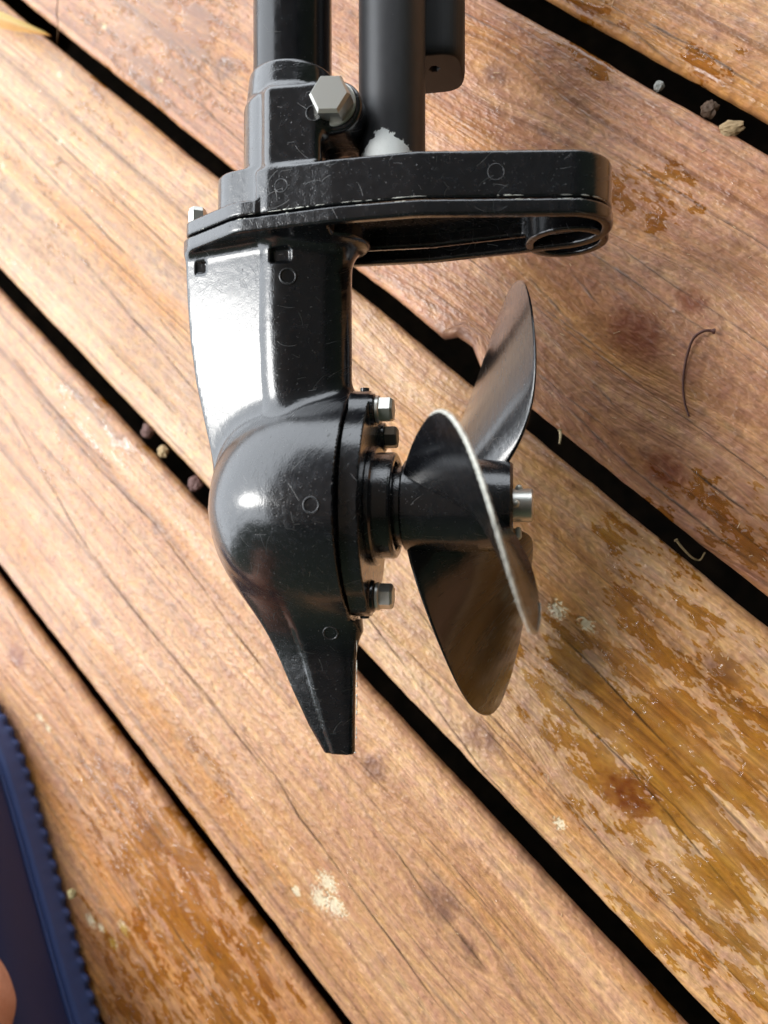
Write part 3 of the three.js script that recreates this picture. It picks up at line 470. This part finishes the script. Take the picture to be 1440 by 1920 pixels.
// --- raised mould marks: small rings on the castings
function mark(sdf, px, py, r, w = 0.00032) { const [p, n] = hitSdf(sdf, px, py); const m = part('mould_mark', new THREE.TorusGeometry(r, w, 8, 40), paint, motor); m.position.copy(p).addScaledVector(n, -w * 0.15); m.quaternion.setFromUnitVectors(V3(0, 0, 1), n); }
mark(legSdf, 540, 518, 0.0028, 0.0005); mark(legSdf, 583, 947, 0.0026, 0.0004); mark(legSdf, 620, 1187, 0.0026, 0.0004); mark(castSdf, 527, 348, 0.0023, 0.00022); mark(castSdf, 930, 322, 0.0027, 0.00018); mark(castSdf, 588, 212, 0.0026, 0.0002);


// --- paint worn through to bright metal along exposed edges
function wornPath(pts, r, seed, keep) {            // broken thin beads along a polyline in the motor's frame
  const cv = new THREE.CatmullRomCurve3(pts.map(p => V3(...p)), false, 'centripetal'), L = cv.getLength(), R = rng(seed), gs = []; let s = 0;
  while (s < L) { const l = 0.0008 + 0.007 * R() * R(), q = 0.3 + 0.9 * R(); if (R() < keep) { const a = s / L, b = Math.min(1, (s + l) / L); if (b - a > 1e-4) gs.push(grid(6, 4, (u, v) => { const p = cv.getPointAt(mix(a, b, v)), t = cv.getTangentAt(mix(a, b, v)), n1 = V3(-t.y, t.x, 0).normalize(), n2 = V3().crossVectors(t, n1), an = u * 6.2832, rr = r * q * Math.sin(0.25 + v * 2.6); p.addScaledVector(n1, Math.cos(an) * rr).addScaledVector(n2, Math.sin(an) * rr); return [p.x, p.y, p.z]; })); } s += l * (0.8 + 0.5 * R()); }
  const m = part('worn_edge', mergeGeometries(gs), bare, motor); m.userData.kind = 'stuff'; return m;
}
{
  const P = (px, py, z) => [...mp(px, py, z), z];
  wornPath([P(669, 1200, 0.0021), P(669, 1300, 0.0021), P(668, 1400, 0.002)], 0.00026, 5, 0.8);
  wornPath([P(668, 1411, 0.0016), P(640, 1411, 0.0018), P(612, 1409, 0.0014)], 0.0003, 6, 0.85);
  wornPath([P(606, 1403, 0.0012), P(580, 1357, 0.0012), P(550, 1292, 0.0014), P(520, 1222, 0.0014)], 0.0002, 7, 0.45);
  const rim = []; for (let i = 0; i <= 40; i++) { const x = mix(-0.066, xAft - 0.004, i / 40); let z = 0.001; while (plan(x, z, 0.0005) < 0 && z < 0.03) z += 0.0002; rim.push([x, YP + 0.0006, z]); }
  wornPath(rim, 0.00022, 8, 0.55); wornPath(rim.map(([x, y, z]) => [x, y - 0.0013, z - 0.0001]), 0.00016, 12, 0.3); wornPath(rim.slice(16).map(([x, , z]) => [x, yPl - 0.0006, z - 0.0009]), 0.00016, 15, 0.3);
  wornPath([P(355, 560, 0.0005), P(360, 640, 0.0005), P(371, 720, 0.0005), P(388, 800, 0.0005), P(407, 880, 0.0005)], 0.00016, 17, 0.35);
}
// ---------------------------------------------------------------- water lying on the boards
const water = new THREE.MeshPhysicalMaterial({ color: 0xffffff, transmission: 1, thickness: 0, roughness: 0.04, ior: 1.33 });
function puddle(list, label) {
  const bl = list.map(i => WET[i]), st = 0.00065, x0 = Math.min(...bl.map(b => b.x - b.wa * 1.25)), x1 = Math.max(...bl.map(b => b.x + b.wa * 1.25)), z0 = Math.min(...bl.map(b => b.z - b.la * 1.25)), z1 = Math.max(...bl.map(b => b.z + b.la * 1.25));
  const nx = Math.ceil((x1 - x0) / st), nz = Math.ceil((z1 - z0) / st), at = new Int32Array((nx + 1) * (nz + 1)).fill(-1), ws = new Float32Array((nx + 1) * (nz + 1)), pos = [], idx = [];
  const mine = (x, z) => { let best = -1, bq = 1e9; WET.forEach((w, i) => { const q = ((z - w.z) / w.la) ** 2 + ((x - w.x) / w.wa) ** 2; if (q < bq) { bq = q; best = i; } }); return list.includes(best); };
  for (let j = 0; j <= nz; j++) for (let i = 0; i <= nx; i++) {
    const x = x0 + i * st, z = z0 + j * st, g = (x - GAPX(0)) / PITCH, k = Math.round(-g), inGap = Math.abs(x - GAPX(k)) < gapW(k) / 2 + 0.0035;
    ws[j * (nx + 1) + i] = inGap ? -1 : wetness(x, z) - 0.05;
  }
  for (let j = 0; j < nz; j++) for (let i = 0; i < nx; i++) {
    const q = [j * (nx + 1) + i, j * (nx + 1) + i + 1, (j + 1) * (nx + 1) + i + 1, (j + 1) * (nx + 1) + i]; if (q.some(a => ws[a] < -0.03) || q.every(a => ws[a] <= 0) || !mine(x0 + i * st, z0 + j * st)) continue;
    for (const a of q) if (at[a] < 0) { at[a] = pos.length / 3; const x = x0 + (a % (nx + 1)) * st, z = z0 + Math.floor(a / (nx + 1)) * st, h = 0.0013 * Math.sqrt(clamp(ws[a] / 0.13, 0, 1)) + 0.00012 * noise(x * 420, z * 420) * clamp(ws[a] * 20, 0, 1); pos.push(x, 0.00022 + h, z); }
    idx.push(at[q[0]], at[q[2]], at[q[1]], at[q[0]], at[q[3]], at[q[2]]);
  }
  // the connected pieces: the widest is the puddle, the specks round it are gathered with all the others
  const n = pos.length / 3, par = Int32Array.from({ length: n }, (_, i) => i), find = a => { while (par[a] !== a) a = par[a] = par[par[a]]; return a; };
  for (let i = 0; i < idx.length; i += 3) { const r = find(idx[i]); par[find(idx[i + 1])] = r; par[find(idx[i + 2])] = r; }
  const count = new Map(); for (let i = 0; i < idx.length; i += 3) { const r = find(idx[i]); count.set(r, (count.get(r) ?? 0) + 1); }
  const best = [...count].sort((p, q) => q[1] - p[1])[0]?.[0], main = [], rest = []; for (let i = 0; i < idx.length; i += 3) (find(idx[i]) === best ? main : rest).push(idx[i], idx[i + 1], idx[i + 2]);
  const make = (ix) => { const id = new Map(), p = [], f = []; for (const q of ix) { if (!id.has(q)) { id.set(q, p.length / 3); p.push(pos[q * 3], pos[q * 3 + 1], pos[q * 3 + 2]); } f.push(id.get(q)); } const g = new THREE.BufferGeometry(); g.setAttribute('position', new THREE.Float32BufferAttribute(p, 3)); g.setIndex(f); g.computeVertexNormals(); return g; };
  if (rest.length) specks.push(make(rest));
  if (main.length) single('puddle', make(main), water, label, 'puddle', 'puddles on the deck boards');
}
const specks = [];
puddle([0, 1, 2, 3], 'amber film of water on the board beside the drive tube');
puddle([4, 5, 6], 'thin scattered wet spots on the board below the yellow leaf');
puddle([7, 8, 9, 10, 11, 12, 13], 'largest ragged puddle, on the board in front of the propeller');
puddle([14, 15, 16], 'row of short wet streaks on the board behind the propeller nut');
puddle([17, 18, 19], 'small amber puddles on the board past the curved brown needle');
puddle([20, 21], 'branching spill on the board beside the rounded plate end');
puddle([22, 23, 24], 'narrow wet smears along the gap behind the rubber grip');
puddle([25, 26, 27, 28, 29], 'broad shallow puddle on the board beside the blue clog');
puddle([30, 31, 32], 'small wet marks on the board beside the leg housing');
puddle([33], 'little wet patch on the board under the skeg tip');
puddle([34, 35], 'wet patches in front of the largest puddle');
{ const m = part('wet_specks', mergeGeometries(specks), water, scene); m.userData.kind = 'stuff'; tag(m, 'small wet specks of water round the puddles', 'water specks'); }
{ // beads of water: too many to count
  const R = rng(77), g = new THREE.SphereGeometry(1, 12, 7, 0, Math.PI * 2, 0, Math.PI / 2), spots = [[60, 420, 0.045, 70], [170, 340, 0.05, 60], [110, 250, 0.04, 30], [130, 790, 0.05, 45], [220, 870, 0.03, 20], [1230, 1400, 0.07, 110], [1320, 1200, 0.06, 60], [1350, 980, 0.05, 40], [230, 1500, 0.05, 30], [320, 1700, 0.07, 50], [420, 1460, 0.03, 20], [560, 1640, 0.05, 22], [300, 90, 0.06, 40], [1300, 1560, 0.06, 60], [1180, 300, 0.08, 30], [700, 1600, 0.1, 30], [90, 20, 0.03, 14]];
  const M = [], q = new THREE.Quaternion();
  for (const [px, py, s, n] of spots) { const c = deckAt(px, py); for (let i = 0; i < n; i++) { const a = R() * 6.283, d = s * Math.sqrt(R()), x = c.x + d * Math.cos(a) * 0.7, z = c.z + d * Math.sin(a); const k = Math.round((GAPX(0) - x) / PITCH); if (Math.abs(x - GAPX(k)) < 0.009) continue; const r = 0.0005 + 0.0013 * R() * R(); q.setFromAxisAngle(V3(0, 1, 0), R() * 3); M.push(new THREE.Matrix4().compose(V3(x, 0.00015, z), q.clone(), V3(r * (0.8 + 0.9 * R()), r * 0.55, r))); } }
  const im = new THREE.InstancedMesh(g, water, M.length); M.forEach((m, i) => im.setMatrixAt(i, m)); im.name = 'water_beads'; im.castShadow = im.receiveShadow = true; im.userData.kind = 'stuff'; scene.add(tag(im, 'tiny beads of water sprinkled over the boards', 'water beads'));
}
{ // raised splinters and pale lint on the boards
  const R = rng(31), g = new THREE.CapsuleGeometry(1, 14, 3, 6); g.rotateX(Math.PI / 2);
  const M = []; for (let i = 0; i < 420; i++) { const px = R() * 1440, py = R() * 1920, c = deckAt(px, py), k = Math.round((GAPX(0) - c.x) / PITCH); if (Math.abs(c.x - GAPX(k)) < 0.008) continue; const s = 0.00007 + 0.00007 * R(); M.push(new THREE.Matrix4().compose(V3(c.x, 0.0002, c.z), new THREE.Quaternion().setFromEuler(new THREE.Euler((R() - 0.5) * 0.3, (R() - 0.5) * (R() < 0.7 ? 1 : 6), 0)), V3(s, s, s * (0.5 + 1.6 * R() * R())))); }
  const im = new THREE.InstancedMesh(g, new THREE.MeshStandardMaterial({ color: 0xe2c49a, roughness: 0.7 }), M.length); M.forEach((m, i) => im.setMatrixAt(i, m)); im.name = 'wood_fibres'; im.castShadow = im.receiveShadow = true; im.userData.kind = 'stuff'; scene.add(tag(im, 'pale loose wood fibres scattered over the boards', 'wood fibres'));
}
// ---------------------------------------------------------------- blue clog and the foot in it
{
  const yR = 0.002, E0 = deckAt(14, 1332, yR), E1 = deckAt(206, 1920, yR), A = E0.clone().sub(E1), Lv = A.length(); A.normalize(); const B = V3(A.z, 0, -A.x).normalize(); if (B.dot(c2w(-1, 0, 0)) < 0) B.negate();   // A towards the toe, B away from the visible edge
  const shoe = thing('clog', 'navy blue rubber clog with a ribbed sole edge, standing on the deck', 'clog');
  shoe.position.copy(E1).setY(0.0008); shoe.quaternion.setFromRotationMatrix(new THREE.Matrix4().makeBasis(A, V3(0, 1, 0), V3().crossVectors(A, V3(0, 1, 0)))); const sg = Math.sign(V3().crossVectors(A, V3(0, 1, 0)).dot(B));
  // outline of the sole: s along, positions of the near and far edge in the B direction
  const s0 = -0.062, s1 = Lv + 0.044, W = 0.104;
  const edge = (t) => { const k = t < 0.2 ? Math.sqrt(1 - ((0.2 - t) / 0.2) ** 2) : t > 0.72 ? Math.sqrt(Math.max(0, 1 - ((t - 0.72) / 0.28) ** 2)) : 1, mid = W / 2 + 0.004 * Math.sin(t * 5), hw = (W / 2 + 0.0035 * Math.sin((t - 0.1) * 4.4)) * (0.9 + 0.1 * t) * k; return [mid - hw, mid + hw]; };
  const N = 420, loop = []; for (let i = 0; i < N; i++) { const f = i / N * 2, t = f < 1 ? 0.5 - 0.5 * Math.cos(f * Math.PI) : 0.5 + 0.5 * Math.cos((f - 1) * Math.PI), e = edge(t); loop.push([mix(s0, s1, t), f < 1 ? e[0] : e[1]]); }
  let len = 0; const acc = loop.map((p, i) => { const q = loop[(i + N - 1) % N]; len += i ? Math.hypot(p[0] - q[0], p[1] - q[1]) : 0; return len; });
  const ctr = [(s0 + s1) / 2, W / 2];
  const ring = (y, ins, scal) => loop.map((p, i) => { const a = loop[(i + 1) % N], b = loop[(i + N - 1) % N], tx = a[0] - b[0], tz = a[1] - b[1], l = Math.hypot(tx, tz) || 1; let nx = tz / l, nz = -tx / l; if ((p[0] - ctr[0]) * nx + (p[1] - ctr[1]) * nz < 0) { nx = -nx; nz = -nz; } const o = scal * (Math.abs(Math.sin(acc[i] / 0.0098 * Math.PI)) - 0.6) - ins; return [p[0] + nx * o, y, (p[1] + nz * o) * sg]; });
  const rings = [ring(0, 0.003, 0.002), ring(0.0012, 0.0006, 0.0034), ring(0.0042, 0.0004, 0.0034), ring(0.0052, 0.0012, 0.0), ring(0.0120, 0.0014, 0), ring(0.0140, 0.0022, 0.0), ring(0.0146, 0.0042, 0.0), ring(0.0146, 0.0115, 0.0)];
  const navy = new THREE.MeshPhysicalMaterial({ color: 0x3a4a78, roughness: 0.5 }), navyDark = new THREE.MeshPhysicalMaterial({ color: 0x252d52, roughness: 0.42 });
  part('sole', grid(N, rings.length - 1, (u, v) => rings[Math.round(v * (rings.length - 1))][Math.round(u * N) % N]), navy, shoe, 'navy sole with scalloped edge');
  // upper: closed over the toes, open behind for the foot
  const up = grid(40, 60, (u, v) => { const t = mix(0.08, 0.972, Math.sin(v * Math.PI / 2)), e = edge(t), ins = 0.0068, mid = (e[0] + e[1]) / 2, hw = Math.max(0.0004, (e[1] - e[0]) / 2 - ins), a = (u - 0.5) * Math.PI, h = mix(0.060, 0.030, Math.pow(v, 1.3)) * Math.pow(Math.max(0, 1 - Math.pow(v, 5)), 0.5); return [mix(s0, s1, t), 0.0135 + h * Math.pow(Math.cos(a), 0.62), (mid + hw * Math.sin(a)) * sg]; });
  part('upper', up, navyDark, shoe);
  part('welt', grid(8, 200, (u, v) => { const t = mix(0.06, 0.99, v), e = edge(t), a = u * Math.PI * 2; return [mix(s0, s1, t), 0.0152 + 0.0011 * Math.sin(a), (e[0] + 0.0062 + 0.0013 * Math.cos(a)) * sg]; }), navy, shoe);
  part('insole', grid(2, 60, (u, v) => { const t = mix(0.02, 0.9, v), e = edge(t); return [mix(s0, s1, t), 0.0148, mix(e[0] + 0.009, e[1] - 0.009, u) * sg]; }), navyDark, shoe);
  // the foot: one continuous surface from toes through ankle to shin
  const J = [[0.78, 0.042, 0.014], [0.6, 0.050, 0.020], [0.45, 0.046, 0.034], [0.37, 0.060, 0.043], [0.28, 0.085, 0.041], [0.22, 0.15, 0.034], [0.19, 0.24, 0.040], [0.17, 0.33, 0.048]].map(([t, y, r]) => [mix(s0, s1, t), y, (W / 2 + 0.002) * sg, r]), heel = [mix(s0, s1, 0.075), 0.046, (W / 2) * sg, 0.020];
  const cap3 = (x, y, z, a, b) => { const dx = b[0] - a[0], dy = b[1] - a[1], dz = b[2] - a[2], t = clamp(((x - a[0]) * dx + (y - a[1]) * dy + (z - a[2]) * dz) / (dx * dx + dy * dy + dz * dz), 0, 1); return Math.hypot(x - a[0] - dx * t, y - a[1] - dy * t, z - a[2] - dz * t) - mix(a[3], b[3], t); };
  const foot = (x, y, z) => { let d = cap3(x, y, z, heel, J[4]); for (let i = 0; i + 1 < J.length; i++) d = smin(d, cap3(x, y, z, J[i], J[i + 1]), 0.012); return smax(d, 0.0155 - y, 0.004); };
  const fg = netMesh(foot, [s0 - 0.06, 0.010, sg * W / 2 - 0.06], [s1, 0.385, sg * W / 2 + 0.06], 0.0032, (x, y, z) => [x + z, y + z]);
  const skinTex = (() => { const n = 256, d = new Uint8Array(n * n * 4); for (let i = 0; i < n * n; i++) { const x = i % n, y = Math.floor(i / n), v = 0.5 * noise(x / 30, y / 30) + 0.35 * noise(x / 8, y / 8) + 0.3 * noise(x / 2.5, y / 2.5); d[i * 4] = 214 + 22 * v; d[i * 4 + 1] = 158 + 30 * v; d[i * 4 + 2] = 132 + 30 * v; d[i * 4 + 3] = 255; } const t = tex(n, n, d, true); t.repeat.set(10, 10); return t; })();
  const p = single('person', fg, new THREE.MeshPhysicalMaterial({ map: skinTex, roughness: 0.5 }), 'bare foot and shin in a blue clog at the edge of the deck', 'person');
  p.position.copy(shoe.position); p.quaternion.copy(shoe.quaternion);
}
// ---------------------------------------------------------------- litter
{ // leaf
  const a = deckAt(-70, 8, 0.012), b = deckAt(97, 67, 0.0015), d = b.clone().sub(a), L = d.length(); d.normalize(); const s = V3(-d.z, 0, d.x);
  const n = 256, c = new Uint8Array(n * 64 * 4); for (let j = 0; j < 64; j++) for (let i = 0; i < n; i++) { const o = (j * n + i) * 4, v = 0.06 * Math.sin(j * 0.9) + 0.25 * noise(i / 30, j / 6) + 0.2 * noise(i / 7, j / 2); c[o] = 226 + 30 * v; c[o + 1] = 170 + 50 * v + (j < 24 ? 30 : 0); c[o + 2] = 84 + 40 * v + (j < 24 ? 36 : 0); c[o + 3] = 255; }
  const g = grid(10, 40, (u, v) => { const w = 0.0062 * Math.pow(Math.sin(Math.PI * (0.08 + 0.92 * v)), 0.7) * (1 - 0.35 * v), q = (u - 0.5) * 2, p = a.clone().addScaledVector(d, v * L).addScaledVector(s, q * w + 0.003 * Math.sin(v * 3)); p.y = mix(a.y, b.y, v) + 0.004 * Math.sin(v * Math.PI) + 0.0022 * q * q; return [p.x, p.y, p.z, v, u]; });
  single('leaf', g, new THREE.MeshPhysicalMaterial({ map: tex(n, 64, c, true), roughness: 0.6, transmission: 0.3, thickness: 0, side: THREE.DoubleSide }), 'narrow dry yellow leaf lying across a gap between boards', 'leaf');
}
const twig = (pts, r, color, label, cat, name) => {
  const cv = new THREE.CatmullRomCurve3(pts.map(([px, py, y]) => deckAt(px, py, y))), n = 60, fr = cv.computeFrenetFrames(n, false);
  const g = grid(8, n, (u, v) => { const i = Math.round(v * n), p = cv.getPointAt(v), a = u * 6.2832, rr = r * (1 - 0.3 * v + 0.25 * noise(v * 30, 3)) * (v < 0.03 ? 1.7 : 1); p.addScaledVector(fr.normals[i], Math.cos(a) * rr).addScaledVector(fr.binormals[i], Math.sin(a) * rr); return [p.x, p.y, p.z]; });
  return single(name, g, new THREE.MeshStandardMaterial({ color, roughness: 0.6 }), label, cat);
};
twig([[1341, 621, 0.0032], [1322, 620, 0.004], [1302, 632, 0.0035], [1288, 668, 0.002], [1281, 715, 0.0011], [1284, 755, 0.0009], [1292, 781, 0.0008]], 0.00062, 0x59352c, 'curved brown needle lying on the board past the propeller', 'needle', 'pine_needle');
twig([[112, -40, 0.012], [108, 5, 0.009], [106, 25, 0.006], [109, 48, 0.003], [108, 66, -0.002], [108, 82, -0.008]], 0.00035, 0x6b4a22, 'hair-thin brown stem standing in the gap by the yellow leaf', 'stem', 'dry_stem');
twig([[1267, 1012, 0.001], [1280, 1028, -0.001], [1300, 1047, -0.004], [1312, 1050, -0.006], [1322, 1036, -0.003]], 0.0005, 0x9b8560, 'pale thread of bark caught in the gap behind the propeller', 'fibre', 'bark_thread');
twig([[1050, 806, 0.0006], [1051, 818, 0.002], [1049, 832, 0.003]], 0.0006, 0xc9b48a, 'short pale splinter sticking up from the board edge', 'splinter', 'splinter');
const crumb = (px, py, y, r, color, label, cat, name, sx = 1) => {
  const g = new THREE.IcosahedronGeometry(1, 3), p = g.attributes.position; for (let i = 0; i < p.count; i++) { const v = V3().fromBufferAttribute(p, i), k = 1 + 0.45 * noise(v.x * 1.7 + px, v.y * 1.7 + v.z * 2.3) + 0.2 * noise(v.x * 5, v.z * 5 + py); p.setXYZ(i, v.x * k * r * sx, v.y * k * r * 0.7, v.z * k * r); }
  g.computeVertexNormals(); const m = single(name, g, new THREE.MeshStandardMaterial({ color, roughness: 0.75 }), label, cat), c = deckAt(px, py, y); m.position.copy(c); m.rotation.y = px; return m;
};
crumb(277, 808, -0.003, 0.0042, 0x6d5048, 'dark seed husk in the board gap, farther from the leg', 'seed husk', 'seed_husk');
crumb(306, 846, -0.003, 0.0036, 0xb49a72, 'pale wood chip in the board gap between two seed husks', 'wood chip', 'wood_chip');
crumb(366, 906, -0.003, 0.0044, 0x6a4c46, 'dark seed husk in the board gap, close to the leg', 'seed husk', 'seed_husk');
crumb(1330, 205, -0.002, 0.0034, 0x4a3626, 'clump of dark bark lodged in the gap behind the plate', 'bark', 'bark_piece');
crumb(1372, 240, -0.001, 0.0030, 0x9c8461, 'pale curl of bark lodged in the gap behind the plate', 'bark', 'bark_piece', 1.6);
crumb(1236, 162, -0.003, 0.0022, 0x8e8f8a, 'grey fluff caught in the gap behind the plate', 'fluff', 'lint_clump');
crumb(135, 1676, 0.026, 0.0028, 0x8c7f56, 'crumb of olive dirt on the edge of the blue clog', 'dirt', 'dirt_crumb');
// ---------------------------------------------------------------- render
const renderer = new THREE.WebGLRenderer({ antialias: true });
renderer.setSize(768, 1024); renderer.shadowMap.enabled = true;
renderer.toneMapping = THREE.LinearToneMapping; renderer.toneMappingExposure = EXPOSURE;
renderer.render(scene, camera);
